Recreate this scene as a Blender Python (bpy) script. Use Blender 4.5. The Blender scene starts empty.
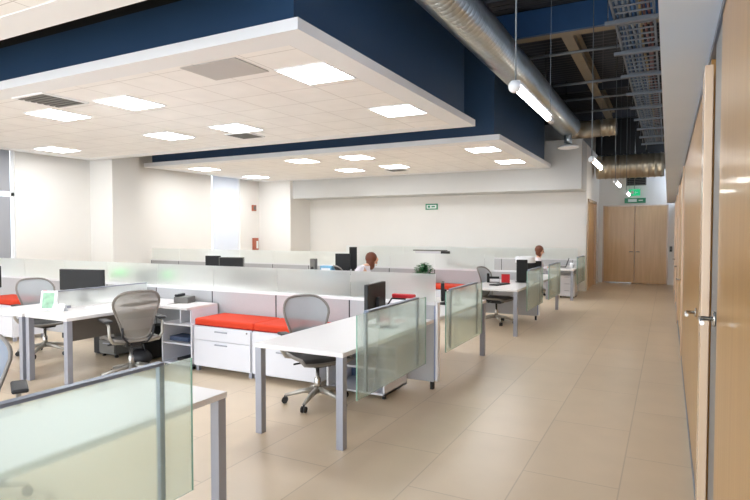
import bpy, bmesh, math, random
from mathutils import Vector, Matrix
random.seed(7)
R = math.radians
scene = bpy.context.scene
C = scene.collection

# ------------------------------------------------------------------ camera, world, exposure
cd = bpy.data.cameras.new('camera'); cam = bpy.data.objects.new('camera', cd); C.objects.link(cam)
cam.location = (0, 0, 1.62)
cd.sensor_width = 36; cd.lens = 36 * 559 / 750; cd.clip_start = 0.05; cd.clip_end = 200
cam.rotation_euler = (R(90) - math.atan(18 / 559), 0, math.atan(293 / 559))
scene.camera = cam
w = bpy.data.worlds.new('world'); scene.world = w; w.use_nodes = True
w.node_tree.nodes['Background'].inputs[0].default_value = (0.84, 0.92, 1.0, 1)
w.node_tree.nodes['Background'].inputs[1].default_value = 1.6
vs = scene.view_settings
vs.view_transform = 'Standard'; vs.look = 'None'; vs.gamma = 1; vs.use_curve_mapping = False
vs.exposure = 1.62

# ------------------------------------------------------------------ materials
def lin(c):
    return tuple(((v / 255) / 12.92 if v <= 10 else (((v / 255) + .055) / 1.055) ** 2.4) for v in c)
def mat(name, rgb, rough=.5, metal=0, noise=0.0, scale=20, coat=0, spec=.5):
    m = bpy.data.materials.new(name); m.use_nodes = True
    nt = m.node_tree; b = nt.nodes['Principled BSDF']; c = lin(rgb)
    b.inputs['Base Color'].default_value = (*c, 1); b.inputs['Roughness'].default_value = rough
    b.inputs['Metallic'].default_value = metal; b.inputs['Coat Weight'].default_value = coat
    b.inputs['Specular IOR Level'].default_value = spec
    if noise:
        tc = nt.nodes.new('ShaderNodeTexCoord'); n = nt.nodes.new('ShaderNodeTexNoise'); n.inputs['Scale'].default_value = scale
        r = nt.nodes.new('ShaderNodeMapRange'); r.inputs['To Min'].default_value = 1 - noise; r.inputs['To Max'].default_value = 1 + noise
        mx = nt.nodes.new('ShaderNodeVectorMath'); mx.operation = 'SCALE'; mx.inputs[0].default_value = c
        nt.links.new(tc.outputs['Object'], n.inputs['Vector']); nt.links.new(n.outputs['Fac'], r.inputs['Value'])
        nt.links.new(r.outputs['Result'], mx.inputs['Scale']); nt.links.new(mx.outputs['Vector'], b.inputs['Base Color'])
    return m
def emit(name, rgb, s):
    m = bpy.data.materials.new(name); m.use_nodes = True; nt = m.node_tree; nt.nodes.clear()
    e = nt.nodes.new('ShaderNodeEmission'); e.inputs[0].default_value = (*rgb, 1); e.inputs[1].default_value = s
    o = nt.nodes.new('ShaderNodeOutputMaterial'); nt.links.new(e.outputs[0], o.inputs[0]); return m
def wood(name, a, b_, rough=.22, coat=.6, axis=2):
    m = bpy.data.materials.new(name); m.use_nodes = True; nt = m.node_tree; b = nt.nodes['Principled BSDF']
    tc = nt.nodes.new('ShaderNodeTexCoord'); mp = nt.nodes.new('ShaderNodeMapping')
    sc = [9, 9, 9]; sc[axis] = .5; mp.inputs['Scale'].default_value = sc
    n = nt.nodes.new('ShaderNodeTexNoise'); n.inputs['Scale'].default_value = 2.2; n.inputs['Detail'].default_value = 6
    cr = nt.nodes.new('ShaderNodeValToRGB'); cr.color_ramp.elements[0].color = (*lin(a), 1); cr.color_ramp.elements[1].color = (*lin(b_), 1)
    cr.color_ramp.elements[0].position = .3; cr.color_ramp.elements[1].position = .7
    nt.links.new(tc.outputs['Object'], mp.inputs[0]); nt.links.new(mp.outputs[0], n.inputs['Vector'])
    nt.links.new(n.outputs['Fac'], cr.inputs[0]); nt.links.new(cr.outputs[0], b.inputs['Base Color'])
    b.inputs['Roughness'].default_value = rough; b.inputs['Coat Weight'].default_value = coat; b.inputs['Coat Roughness'].default_value = .08
    return m
def frosted(name, tint, rough=.35, clear=.3, milk=.2):
    m = bpy.data.materials.new(name); m.use_nodes = True; nt = m.node_tree; b = nt.nodes['Principled BSDF']
    b.inputs['Base Color'].default_value = (*tint, 1); b.inputs['Transmission Weight'].default_value = 1
    b.inputs['Roughness'].default_value = rough; b.inputs['IOR'].default_value = 1.12
    t = nt.nodes.new('ShaderNodeBsdfTransparent'); t.inputs[0].default_value = (*tint, 1)
    d = nt.nodes.new('ShaderNodeBsdfTranslucent'); d.inputs[0].default_value = (*[v * .95 for v in tint], 1)
    df = nt.nodes.new('ShaderNodeBsdfDiffuse'); df.inputs[0].default_value = (*[v * .9 for v in tint], 1)
    s0 = nt.nodes.new('ShaderNodeMixShader'); s0.inputs[0].default_value = .5
    nt.links.new(d.outputs[0], s0.inputs[1]); nt.links.new(df.outputs[0], s0.inputs[2])
    s1 = nt.nodes.new('ShaderNodeMixShader'); s1.inputs[0].default_value = clear
    nt.links.new(b.outputs[0], s1.inputs[1]); nt.links.new(t.outputs[0], s1.inputs[2])
    s2 = nt.nodes.new('ShaderNodeMixShader'); s2.inputs[0].default_value = milk
    nt.links.new(s1.outputs[0], s2.inputs[1]); nt.links.new(s0.outputs[0], s2.inputs[2])
    nt.links.new(s2.outputs[0], nt.nodes['Material Output'].inputs[0]); return m
def mesh_fabric(name, rgb, see):
    m = bpy.data.materials.new(name); m.use_nodes = True; nt = m.node_tree; b = nt.nodes['Principled BSDF']
    b.inputs['Base Color'].default_value = (*lin(rgb), 1); b.inputs['Roughness'].default_value = .7
    t = nt.nodes.new('ShaderNodeBsdfTransparent'); s = nt.nodes.new('ShaderNodeMixShader'); s.inputs[0].default_value = see
    nt.links.new(b.outputs[0], s.inputs[1]); nt.links.new(t.outputs[0], s.inputs[2])
    nt.links.new(s.outputs[0], nt.nodes['Material Output'].inputs[0]); return m
def brick(name, c1, c2, mortar, bw, rh, off, msize, rough, rot=0, shift=(0, 0, 0), coat=0):
    m = bpy.data.materials.new(name); m.use_nodes = True; nt = m.node_tree; b = nt.nodes['Principled BSDF']
    tc = nt.nodes.new('ShaderNodeTexCoord'); mp = nt.nodes.new('ShaderNodeMapping')
    mp.vector_type = 'POINT'; mp.inputs['Rotation'].default_value = (0, 0, rot); mp.inputs['Location'].default_value = shift
    k = nt.nodes.new('ShaderNodeTexBrick'); k.offset = off; k.inputs['Scale'].default_value = 1
    k.inputs['Brick Width'].default_value = bw; k.inputs['Row Height'].default_value = rh; k.inputs['Mortar Size'].default_value = msize
    k.inputs['Color1'].default_value = (*lin(c1), 1); k.inputs['Color2'].default_value = (*lin(c2), 1); k.inputs['Mortar'].default_value = (*lin(mortar), 1)
    k.inputs['Mortar Smooth'].default_value = .3
    nt.links.new(tc.outputs['Object'], mp.inputs[0]); nt.links.new(mp.outputs[0], k.inputs['Vector'])
    n = nt.nodes.new('ShaderNodeTexNoise'); n.inputs['Scale'].default_value = 3; n.inputs['Detail'].default_value = 5
    r = nt.nodes.new('ShaderNodeMapRange'); r.inputs['To Min'].default_value = .93; r.inputs['To Max'].default_value = 1.07
    v = nt.nodes.new('ShaderNodeVectorMath'); v.operation = 'SCALE'
    nt.links.new(tc.outputs['Object'], n.inputs['Vector']); nt.links.new(n.outputs['Fac'], r.inputs['Value'])
    nt.links.new(k.outputs['Color'], v.inputs[0]); nt.links.new(r.outputs['Result'], v.inputs['Scale'])
    nt.links.new(v.outputs['Vector'], b.inputs['Base Color']); b.inputs['Roughness'].default_value = rough
    b.inputs['Coat Weight'].default_value = coat; return m

M = {}
M['floor'] = brick('floor_tile', (212, 193, 167), (207, 188, 162), (186, 168, 144), 1.15, .6, .5, .005, .34, rot=R(90), shift=(.34, .25, 0), coat=.0)
M['ceil'] = brick('ceiling_tile', (246, 243, 241), (245, 242, 240), (208, 203, 200), .61, .61, 0, .006, .85, shift=(.0, .0, 0))
M['white_paint'] = mat('white_paint', (238, 236, 231), .6, noise=.015, scale=2)
M['soffit'] = mat('daylight_tinted_white', (212, 228, 252), .5, noise=.03, scale=2)  # bluish cast of the daylight is put into the soffit's base colour
M['fascia'] = mat('white_gypsum', (236, 236, 238), .6, noise=.01, scale=3)
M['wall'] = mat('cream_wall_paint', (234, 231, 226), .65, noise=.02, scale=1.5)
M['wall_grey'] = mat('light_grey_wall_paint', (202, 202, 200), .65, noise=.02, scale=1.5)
M['navy'] = mat('navy_blue_paint', (42, 70, 102), .45, noise=.05, scale=2)
M['black'] = mat('black_paint', (22, 22, 24), .6, noise=.05, scale=4)
M['deck'] = mat('dark_metal_deck', (42, 46, 56), .55, noise=.1, scale=3)
M['beam'] = mat('tan_steel_beam', (150, 135, 112), .5, noise=.08, scale=4)
M['bluebeam'] = mat('blue_steel_beam', (34, 78, 125), .45, noise=.08, scale=4)
M['pipe'] = mat('grey_pipe', (120, 126, 134), .4, .4, noise=.05)
M['galv'] = mat('galvanised_steel', (206, 214, 218), .3, .9, noise=.12, scale=14)
M['duct_tan'] = mat('tan_duct_metal', (186, 174, 152), .3, .7, noise=.12, scale=10)
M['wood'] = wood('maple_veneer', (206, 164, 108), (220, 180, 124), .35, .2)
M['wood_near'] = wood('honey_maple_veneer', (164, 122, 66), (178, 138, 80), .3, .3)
M['jamb'] = wood('pale_maple_edge', (206, 176, 146), (216, 188, 160), .25, .4)
M['laminate'] = mat('white_laminate', (224, 220, 219), .35, noise=.01, scale=8)
M['cabwhite'] = mat('white_cabinet_lacquer', (222, 222, 228), .35, noise=.01, scale=8)
M['silver'] = mat('silver_painted_steel', (158, 160, 170), .38, .35, noise=.03, scale=10)
M['slate'] = mat('slate_grey_trim', (112, 122, 140), .4, .3, noise=.03)
M['panel'] = mat('grey_panel_fabric', (188, 188, 190), .9, noise=.05, scale=60)
M['panelblue'] = mat('blue_grey_panel', (140, 152, 182), .7, noise=.04, scale=40)
M['orange'] = mat('orange_red_fabric', (208, 58, 24), .85, noise=.05, scale=80)
M['redpipe'] = mat('dark_red_piping', (158, 22, 12), .8, noise=.05, scale=80)
M['recess'] = mat('dark_blue_shelf_interior', (72, 88, 118), .6, noise=.04)
M['glass'] = frosted('green_frosted_glass', (.88, .95, .91), .22, .66, .2)
M['glass_top'] = frosted('pale_frosted_glass', (.94, .97, .95), .36, .12, .22)
M['glass_edge'] = mat('green_glass_edge', (128, 168, 152), .2)
M['clear'] = frosted('clear_window_glass', (.95, .98, 1.0), .02, .9, 0)
M['chrome'] = mat('polished_metal', (190, 188, 184), .22, .9, noise=.03)
M['alu'] = mat('cast_aluminium', (176, 172, 164), .35, .6, noise=.04)
M['chairframe'] = mat('taupe_chair_frame', (128, 122, 116), .45, .1, noise=.03)
M['chairblack'] = mat('graphite_plastic', (26, 26, 30), .5, noise=.05)
M['mesh_taupe'] = mesh_fabric('taupe_chair_mesh', (140, 134, 126), .22)
M['mesh_grey'] = mesh_fabric('pale_grey_chair_mesh', (172, 178, 180), .22)
M['mesh_blue'] = mesh_fabric('blue_grey_chair_mesh', (128, 142, 160), .18)
M['mesh_dark'] = mesh_fabric('dark_chair_mesh', (40, 38, 38), .08)
M['blackplastic'] = mat('black_plastic', (9, 9, 11), .5, noise=.04)
M['screen'] = mat('dark_screen', (5, 5, 7), .6, noise=.02)
M['greyplastic'] = mat('grey_plastic', (108, 106, 102), .5, noise=.03)
M['paper'] = mat('white_paper', (244, 244, 246), .8, noise=.01)
M['red'] = mat('red_plastic', (200, 28, 38), .4, noise=.02)
M['green'] = mat('green_glass_shade', (80, 215, 100), .3, noise=.02)
M['leaf'] = mat('green_leaves', (44, 110, 60), .5, noise=.3, scale=30)
M['terracotta'] = mat('grey_ceramic', (180, 178, 172), .5, noise=.04)
M['bluebox'] = mat('light_blue_card', (118, 176, 210), .6, noise=.04)
M['skin'] = mat('skin', (216, 168, 140), .5, noise=.03)
M['hair'] = mat('auburn_hair', (104, 54, 30), .5, noise=.2, scale=60)
M['shirt'] = mat('white_cotton', (232, 226, 234), .85, noise=.03)
M['trouser'] = mat('dark_denim', (38, 44, 60), .85, noise=.05)
M['blind'] = None
M['lamp'] = emit('lit_diffuser', (.93, .965, 1.0), 10.6)
M['tube'] = emit('lit_tube', (1.0, .97, .92), 12)
M['exitgreen'] = emit('lit_green_sign', (.05, .8, .32), .22)
M['exitdim'] = mat('green_sign_face', (40, 140, 100), .4, noise=.02)
M['signwhite'] = mat('white_sign_face', (235, 240, 238), .5, noise=.01)
M['alarm'] = mat('rust_red_plastic', (168, 92, 70), .5, noise=.04)
M['cable_blue'] = mat('blue_cable', (40, 76, 112), .5, noise=.05)
M['cable_white'] = mat('pale_grey_cable', (120, 128, 134), .5, noise=.05)
M['cable_yellow'] = mat('yellow_cable', (140, 116, 70), .5, noise=.05)
M['cable_red'] = mat('red_conduit', (110, 66, 60), .5, noise=.05)
m = bpy.data.materials.new('roller_blind_cloth'); m.use_nodes = True; nt = m.node_tree
b = nt.nodes['Principled BSDF']; b.inputs['Base Color'].default_value = (.8, .81, .84, 1); b.inputs['Roughness'].default_value = .9
t_ = nt.nodes.new('ShaderNodeBsdfTranslucent'); t_.inputs[0].default_value = (.85, .9, .98, 1)
wv = nt.nodes.new('ShaderNodeTexWave'); wv.bands_direction = 'Z'; wv.inputs['Scale'].default_value = 8
bm_ = nt.nodes.new('ShaderNodeBump'); bm_.inputs['Strength'].default_value = .2; tc_ = nt.nodes.new('ShaderNodeTexCoord')
nt.links.new(tc_.outputs['Object'], wv.inputs['Vector']); nt.links.new(wv.outputs['Fac'], bm_.inputs['Height']); nt.links.new(bm_.outputs[0], b.inputs['Normal'])
sx = nt.nodes.new('ShaderNodeMixShader'); sx.inputs[0].default_value = .18
nt.links.new(b.outputs[0], sx.inputs[1]); nt.links.new(t_.outputs[0], sx.inputs[2]); nt.links.new(sx.outputs[0], nt.nodes['Material Output'].inputs[0])
M['blind'] = m
M['blind_grey'] = m.copy(); M['blind_grey'].name = 'grey_roller_blind_cloth'
for n_ in M['blind_grey'].node_tree.nodes:
    if n_.type == 'MIX_SHADER': n_.inputs[0].default_value = .1
    if n_.type == 'BSDF_PRINCIPLED': n_.inputs['Base Color'].default_value = (.38, .38, .40, 1)

# ------------------------------------------------------------------ mesh helpers
class MB:
    def __init__(s): s.bm = bmesh.new()
    def _merge(s, t, mtx=None):
        if mtx: t.transform(mtx)
        me = bpy.data.meshes.new('tmp'); t.to_mesh(me); t.free(); s.bm.from_mesh(me); bpy.data.meshes.remove(me)
    def box(s, x0, x1, y0, y1, z0, z1, bev=.0, mtx=None):
        t = bmesh.new(); bmesh.ops.create_cube(t, size=1)
        for v in t.verts: v.co = Vector(((x0 + x1) / 2 + v.co.x * abs(x1 - x0), (y0 + y1) / 2 + v.co.y * abs(y1 - y0), (z0 + z1) / 2 + v.co.z * abs(z1 - z0)))
        if bev: bmesh.ops.bevel(t, geom=t.edges[:], offset=bev, segments=2, profile=.5, affect='EDGES')
        s._merge(t, mtx); return s
    def tube(s, pts, r, n=8, closed=False, cap=True):
        pts = [Vector(p) for p in pts]; N = len(pts); rs = r if isinstance(r, (list, tuple)) else [r] * N
        rings = []; bm = s.bm; up = None
        for i, p in enumerate(pts):
            if closed: d = pts[(i + 1) % N] - pts[i - 1]
            else: d = pts[min(i + 1, N - 1)] - pts[max(i - 1, 0)]
            d.normalize()
            if up is None:
                up = Vector((0, 0, 1)) if abs(d.z) < .9 else Vector((1, 0, 0))
            a = (up - d * up.dot(d)).normalized(); bb = d.cross(a); up = a
            rings.append([bm.verts.new(p + (a * math.cos(2 * math.pi * k / n) + bb * math.sin(2 * math.pi * k / n)) * rs[i]) for k in range(n)])
        M_ = N if closed else N - 1
        for i in range(M_):
            A, B = rings[i], rings[(i + 1) % N]
            for k in range(n): bm.faces.new((A[k], A[(k + 1) % n], B[(k + 1) % n], B[k])).smooth = n > 5
        if cap and not closed:
            bm.faces.new(rings[0][::-1]); bm.faces.new(rings[-1])
        return s
    def lathe(s, prof, c=(0, 0, 0), n=20, axis='Z'):
        bm = s.bm; rings = []; c = Vector(c)
        for r, h in prof:
            ring = []
            for k in range(n):
                a = 2 * math.pi * k / n; u, v = r * math.cos(a), r * math.sin(a)
                p = {'Z': (u, v, h), 'Y': (u, h, v), 'X': (h, u, v)}[axis]
                ring.append(bm.verts.new(c + Vector(p)))
            rings.append(ring)
        for i in range(len(rings) - 1):
            for k in range(n): bm.faces.new((rings[i][k], rings[i][(k + 1) % n], rings[i + 1][(k + 1) % n], rings[i + 1][k])).smooth = True
        bm.faces.new(rings[0][::-1]); bm.faces.new(rings[-1]); return s
    def sphere(s, c, r, sc=(1, 1, 1), n=12):
        t = bmesh.new(); bmesh.ops.create_uvsphere(t, u_segments=n, v_segments=max(6, n // 2 + 2), radius=r)
        for f in t.faces: f.smooth = True
        s._merge(t, Matrix.Translation(c) @ Matrix.Diagonal((*sc, 1))); return s
    def grid(s, fn, nu, nv, thick=0):
        bm = s.bm; g = [[bm.verts.new(fn(i / nu, j / nv)) for j in range(nv + 1)] for i in range(nu + 1)]
        for i in range(nu):
            for j in range(nv): bm.faces.new((g[i][j], g[i + 1][j], g[i + 1][j + 1], g[i][j + 1])).smooth = True
        return s
    def build(s, name, m, parent=None):
        bmesh.ops.recalc_face_normals(s.bm, faces=s.bm.faces[:])
        me = bpy.data.meshes.new(name); s.bm.to_mesh(me); s.bm.free(); me.materials.append(M[m] if isinstance(m, str) else m)
        o = bpy.data.objects.new(name, me); C.objects.link(o)
        if parent: o.parent = parent
        return o
def box(name, m, a, parent=None, bev=.0): return MB().box(*a, bev=bev).build(name, m, parent)
def tag(o, label=None, cat=None, group=None, kind=None):
    if label: o['label'] = label
    if cat: o['category'] = cat
    if group: o['group'] = group
    if kind: o['kind'] = kind
    return o
def thing(name, label, cat, loc=(0, 0, 0), rz=0, group=None):
    o = bpy.data.objects.new(name, None); C.objects.link(o); o.location = loc; o.rotation_euler.z = rz
    o.empty_display_size = .1
    return tag(o, label, cat, group)
def struct(o): o['kind'] = 'structure'; return o
def copy_tree(o, parent=None):
    c = o.copy(); C.objects.link(c)
    if parent: c.parent = parent
    for ch in list(o.children): copy_tree(ch, c)
    return c
def dup(o, label, loc=None, rz=None, group=None):
    c = copy_tree(o); c['label'] = label
    if loc: c.location = loc
    if rz is not None: c.rotation_euler.z = rz
    if group: c['group'] = group
    return c

# ------------------------------------------------------------------ room shell
XL, XR, YB, YE, ZD = -12.3, .17, 16.15, 19.3, 5.2
Y0 = -3.5
struct(box('floor', 'floor', (XL - .3, XR + 1.2, Y0, YE + .3, -.1, 0)))
mb = MB()                                   # corrugated deck
def deck(u, v): 
    y = Y0 + v * (YE + .3 - Y0); x = XL + u * (XR + .6 - XL)
    return Vector((x, y, ZD + (.05 if int(v * 520) % 4 < 2 else 0)))
mb.grid(deck, 1, 520); mb.box(XL - .3, XR + 1.2, Y0, YE + .3, ZD + .08, ZD + .2)
struct(mb.build('ceiling', 'deck'))
# left wall with two window openings
wins = [(4.2, 7.0), (12.75, 14.05)]
mb = MB(); y = Y0
for a, c in wins:
    mb.box(XL - .2, XL, y, a, 0, ZD); mb.box(XL - .2, XL, a, c, 0, .55); mb.box(XL - .2, XL, a, c, 3.95, ZD); y = c
mb.box(XL - .2, XL, y, YE + .15, 0, ZD)
mb.box(XL, XL + .8, 8.74, 9.5, 0, ZD)
mb.box(XL, -11.0, 15.0, YB, 0, ZD)
struct(mb.build('wall_left', 'wall'))
for i, (a, c) in enumerate(wins):
    fr = MB(); X = XL - .1
    for z0, z1 in ((.55, .62), (2.38, 2.46), (3.88, 3.95)): fr.box(X - .04, X + .06, a, c, z0, z1, .004)
    ms = [a, c - .07] + ([a + (c - a) / 2] if i == 0 else [])
    for yy in ms: fr.box(X - .04, X + .06, yy, yy + .07, .55, 3.95, .004)
    f = struct(fr.build('window_%d' % (i + 1), 'fascia'))
    box('glass_pane', 'clear', (X - .02, X - .01, a, c, .6, 3.9), f)
    bl = MB()
    bl.box(X + .065, X + .075, a + .09, c - .09, .7, 2.37); bl.box(X + .065, X + .075, a + .09, c - .09, 2.47, 3.87)
    bl.build('roller_blind', 'blind_grey' if i == 0 else 'blind', f)
# back wall, bulkhead and its soffit
mb = MB(); mb.box(-11.0, -1.98, YB, YB + .15, 0, 4.0); struct(mb.build('wall_back', 'wall'))
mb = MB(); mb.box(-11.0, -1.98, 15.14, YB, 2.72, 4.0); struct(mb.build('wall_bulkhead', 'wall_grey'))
struct(box('baseboard_back', 'white_paint', (-11, -1.98, YB - .015, YB, 0, .08)))
# corridor left return wall with door
mb = MB(); mb.box(-2.13, -1.98, YB + .15, 16.45, 0, 4.0); mb.box(-2.13, -1.98, 18.35, YE, 0, 4.0); mb.box(-2.13, -1.98, 16.45, 18.35, 2.5, 4.0)
mb.box(-2.5, -2.2, YB + .2, YE, 0, 2.6)
struct(mb.build('wall_corridor', 'wall'))
d = struct(box('door_2', 'wood', (-2.07, -2.01, 16.5, 18.3, .01, 2.46), bev=.003))
box('door_frame', 'jamb', (-2.10, -1.95, 16.42, 16.5, 0, 2.52), d)
box('door_frame', 'jamb', (-2.10, -1.95, 18.3, 18.38, 0, 2.52), d)
box('door_frame', 'jamb', (-2.10, -1.95, 16.42, 18.38, 2.46, 2.54), d)
# end wall and double door
mb = MB(); mb.box(XL - .2, -1.84, YE, YE + .15, 0, ZD); mb.box(-1.84, -.02, YE + .1, YE + .15, 0, 2.44); mb.box(-.02, XR + .3, YE, YE + .15, 0, ZD); mb.box(-1.84, -.02, YE, YE + .15, 2.44, ZD)  # slab behind the doors and unseen left stretch added to block outside light
struct(mb.build('wall_end', 'wall'))
d = struct(MB().box(-1.82, -.935, YE + .02, YE + .07, .01, 2.42, .003).box(-.925, -.04, YE + .02, YE + .07, .01, 2.42, .003).build('door_1', 'wood'))
MB().box(-1.86, -1.82, YE - .01, YE + .1, 0, 2.46).box(-.04, 0, YE - .01, YE + .1, 0, 2.46).box(-1.86, 0, YE - .01, YE + .1, 2.42, 2.46).build('door_frame', 'jamb', d)
MB().tube([(-.98, YE + .02, 1.0), (-.98, YE - .04, 1.0), (-1.08, YE - .04, 1.0)], .012).build('door_handle', 'chrome', d)
MB().tube([(-.88, YE + .02, 1.0), (-.88, YE - .04, 1.0), (-.78, YE - .04, 1.0)], .012).build('door_handle', 'chrome', d)
MB().box(-1.8, -1.0, YE - .004, YE + .02, 0.01, .035).build('door_seal', 'chrome', d)
# right wall: veneer wall, glazed strip, doors, soffit above
mb = MB(); mb.box(XR + .03, XR + .15, -1.0, 3.45, 0, 2.46); mb.box(XR + .03, XR + .15, 3.45, 5.0, 0, 2.46); mb.box(XR + .03, XR + .15, 5.0, YE, 0, 2.46)
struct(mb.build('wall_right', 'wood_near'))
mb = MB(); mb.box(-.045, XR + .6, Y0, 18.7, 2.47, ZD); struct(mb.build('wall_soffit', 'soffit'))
struct(box('trim_1', 'slate', (XR - .005, XR + .03, -1.0, 18.7, 2.44, 2.47)))
# veneer leaf next to the camera
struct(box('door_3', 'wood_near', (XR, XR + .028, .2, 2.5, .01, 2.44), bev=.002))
# glazed sidelight between the veneer leaf and the bright jamb
sd = struct(box('window_3', mat('painted_reflection_grey', (92, 98, 104), .35, .0, noise=.02), (XR + .005, XR + .02, 2.52, 2.89, .01, 2.44)))  # opaque satin grey, dark corridor reflection put into the colour
MB().tube([(XR + .006, 2.62, 1.27), (XR - .05, 2.62, 1.27), (XR - .05, 2.48, 1.27)], .009).lathe([(.03, 0), (.03, .012)], (XR - .006, 2.62, 1.27), axis='X').build('door_handle', 'chrome', sd)  # extra handle modelled in place of the door handle's reflection in the glass
# open door leaf edge
d = struct(box('trim_2', 'jamb', (XR - .035, XR - .001, 2.9, 3.08, 0, 2.36), bev=.003))
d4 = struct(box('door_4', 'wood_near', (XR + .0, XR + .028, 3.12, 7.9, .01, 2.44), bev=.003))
MB().tube([(XR + .0, 4.15, 1.1), (XR - .06, 4.15, 1.1), (XR - .06, 4.0, 1.1)], .011).lathe([(.03, 0), (.03, .01)], (XR - .01, 4.15, 1.1), axis='X').build('door_handle', 'chrome', d4)
for k, yy in enumerate((8.0, 11.2, 14.2, 17.0)):
    tr = struct(box('trim_%d' % (k + 3), 'jamb', (XR - .02, XR + .03, yy, yy + .12, 0, 2.44), bev=.003))
    if k < 3:
        dd = struct(box('door_%d' % (k + 5), 'wood', (XR + .005, XR + .028, yy + .14, yy + 2.8, .01, 2.44), bev=.003))
        MB().tube([(XR, yy + .3, 1.0), (XR - .06, yy + .3, 1.0), (XR - .06, yy + .44, 1.0)], .011).build('door_handle', 'chrome', dd)
struct(box('baseboard_right', 'slate', (XR - .004, XR + .01, 3.34, 18.6, 0, .06)))

# ------------------------------------------------------------------ suspended ceilings with navy sides
def cloud(y0, y1, x0=-12.05, x1=-2.74, navy_top=ZD):
    f = MB()
    f.box(x0, x1, y0, y1, 3.315, 3.40); f.box(x0 + .3, x1 - .3, y0 + .3, y1 - .3, 3.308, 3.3155)
    # ring border
    o = MB()
    o.box(x0, x1, y0, y0 + .3, 3.30, 3.4); o.box(x0, x1, y1 - .3, y1, 3.30, 3.4)
    o.box(x0, x0 + .3, y0 + .3, y1 - .3, 3.30, 3.4); o.box(x1 - .3, x1, y0 + .3, y1 - .3, 3.30, 3.4)
    root = struct(o.build('ceiling', 'fascia'))
    fl = MB().box(x0 + .3, x1 - .3, y0 + .3, y1 - .3, 3.306, 3.39).build('tile_field', 'ceil', root)
    f.bm.free()
    n = MB(); i = .14
    n.box(x0 + i, x1 - i, y0 + i, y0 + i + .05, 3.4, navy_top); n.box(x0 + i, x1 - i, y1 - i - .05, y1 - i, 3.4, ZD)
    n.box(x1 - i - .05, x1 - i, y0 + i + .05, y1 - i - .05, 3.4, ZD); n.box(x0 + i, x0 + i + .05, y0 + i + .05, y1 - i - .05, 3.4, ZD)
    n.build('bulkhead', 'navy', root)
    return root
c1 = cloud(3.85, 8.66, navy_top=3.86)
box('painted_shadow_line', 'black', (-12.05 + .14, -2.74 - .14, 3.99, 4.04, 3.86, ZD), c1)  # solid black board standing in for the dark shadow line above the navy front
cloud(10.1, 15.12)
cloud(-2.6, 2.87)

# ceiling light fixtures
lt = thing('ceiling_light', 'x', 'ceiling light', (0, 0, 3.3))
MB().box(-.31, .31, -.32, -.30, -.008, .02).box(-.31, .31, .30, .32, -.008, .02).box(-.31, -.29, -.3, .3, -.008, .02).box(.29, .31, -.3, .3, -.008, .02).build('frame', 'fascia', lt)
MB().box(-.29, .29, -.3, .3, -.004, .01).build('diffuser', 'lamp', lt)
spots = [(-3.34, 5.03, 'square ceiling light nearest the front right corner of the nearer suspended ceiling'),
 (-3.34, 7.07, 'square ceiling light at the back right corner of the nearer suspended ceiling'),
 (-6.24, 5.03, 'square ceiling light, third largest, left of the plain grey air grille'),
 (-7.78, 5.06, 'square ceiling light just right of and behind the slotted dark vent'),
 (-6.22, 7.03, 'square ceiling light right beside the small slotted vent, nearer suspended ceiling'),
 (-7.76, 7.05, 'square ceiling light left of the small slotted vent, nearer suspended ceiling'),
 (-11.07, 7.15, 'square ceiling light at the far left, nearest the side window'),
 (-3.37, 11.2, 'square ceiling light at the front right corner of the farther suspended ceiling'),
 (-3.37, 13.4, 'square ceiling light at the back right corner of the farther suspended ceiling'),
 (-6.24, 11.03, 'square ceiling light, right one of the middle pair in the farther ceiling, front row'),
 (-7.7, 11.0, 'square ceiling light, left one of the middle pair in the farther ceiling, front row'),
 (-6.25, 13.0, 'square ceiling light, right one of the middle pair in the farther ceiling, back row'),
 (-7.69, 13.2, 'square ceiling light, left one of the middle pair in the farther ceiling, back row'),
 (-11.0, 11.18, 'square ceiling light at the front left corner of the farther suspended ceiling'),
 (-11.18, 13.5, 'square ceiling light at the back left of the farther ceiling, above the blinds window'),
]
for i, (x, y, l) in enumerate(spots):
    o = lt if i == 0 else copy_tree(lt)
    o.location = (x, y, 3.3); tag(o, l, 'ceiling light', 'square lights in the suspended ceilings')
# lights of the near suspended ceiling, above and behind the viewpoint
for x in (-3.34, -6.24, -9.2):
    for y in (-.9,):
        o = dup(lt, 'square ceiling light in the nearest suspended ceiling overhead', (x, y, 3.3), group='square lights overhead at the front')
# vents
vt = thing('ceiling_vent', 'dark slotted square vent at the left of the nearer suspended ceiling', 'ceiling vent', (-7.0, 4.45, 3.3), group='ceiling vents')
MB().box(-.3, .3, -.3, .3, -.006, .01).build('backing', 'black', vt)
MB().box(-.31, .31, -.31, -.27, -.012, .01).box(-.31, .31, .27, .31, -.012, .01).box(-.31, -.27, -.27, .27, -.012, .01).box(.27, .31, -.27, .27, -.012, .01).build('frame', 'fascia', vt)
fins = MB()
for k in range(7): fins.box(-.27, .27, -.25 + k * .08, -.205 + k * .08, -.014, .0)
fins.build('fins', 'greyplastic', vt)
dup(vt, 'small dark slotted vent between two lights at the back of the nearer suspended ceiling', (-6.55, 7.62, 3.3)).scale = (.8, .8, 1)
dup(vt, 'dark slotted vent in the farther suspended ceiling', (-6.55, 13.75, 3.3)).scale = (.8, .8, 1)
gv = thing('air_grille', 'plain pale grey perforated return air grille in the nearer suspended ceiling', 'air grille', (-4.05, 4.45, 3.3))
MB().box(-.4, .33, -.26, .26, -.006, .0).build('face', mat('grey_perforated_metal', (190, 186, 184), .6, .2, noise=.1, scale=220), gv)

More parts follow.
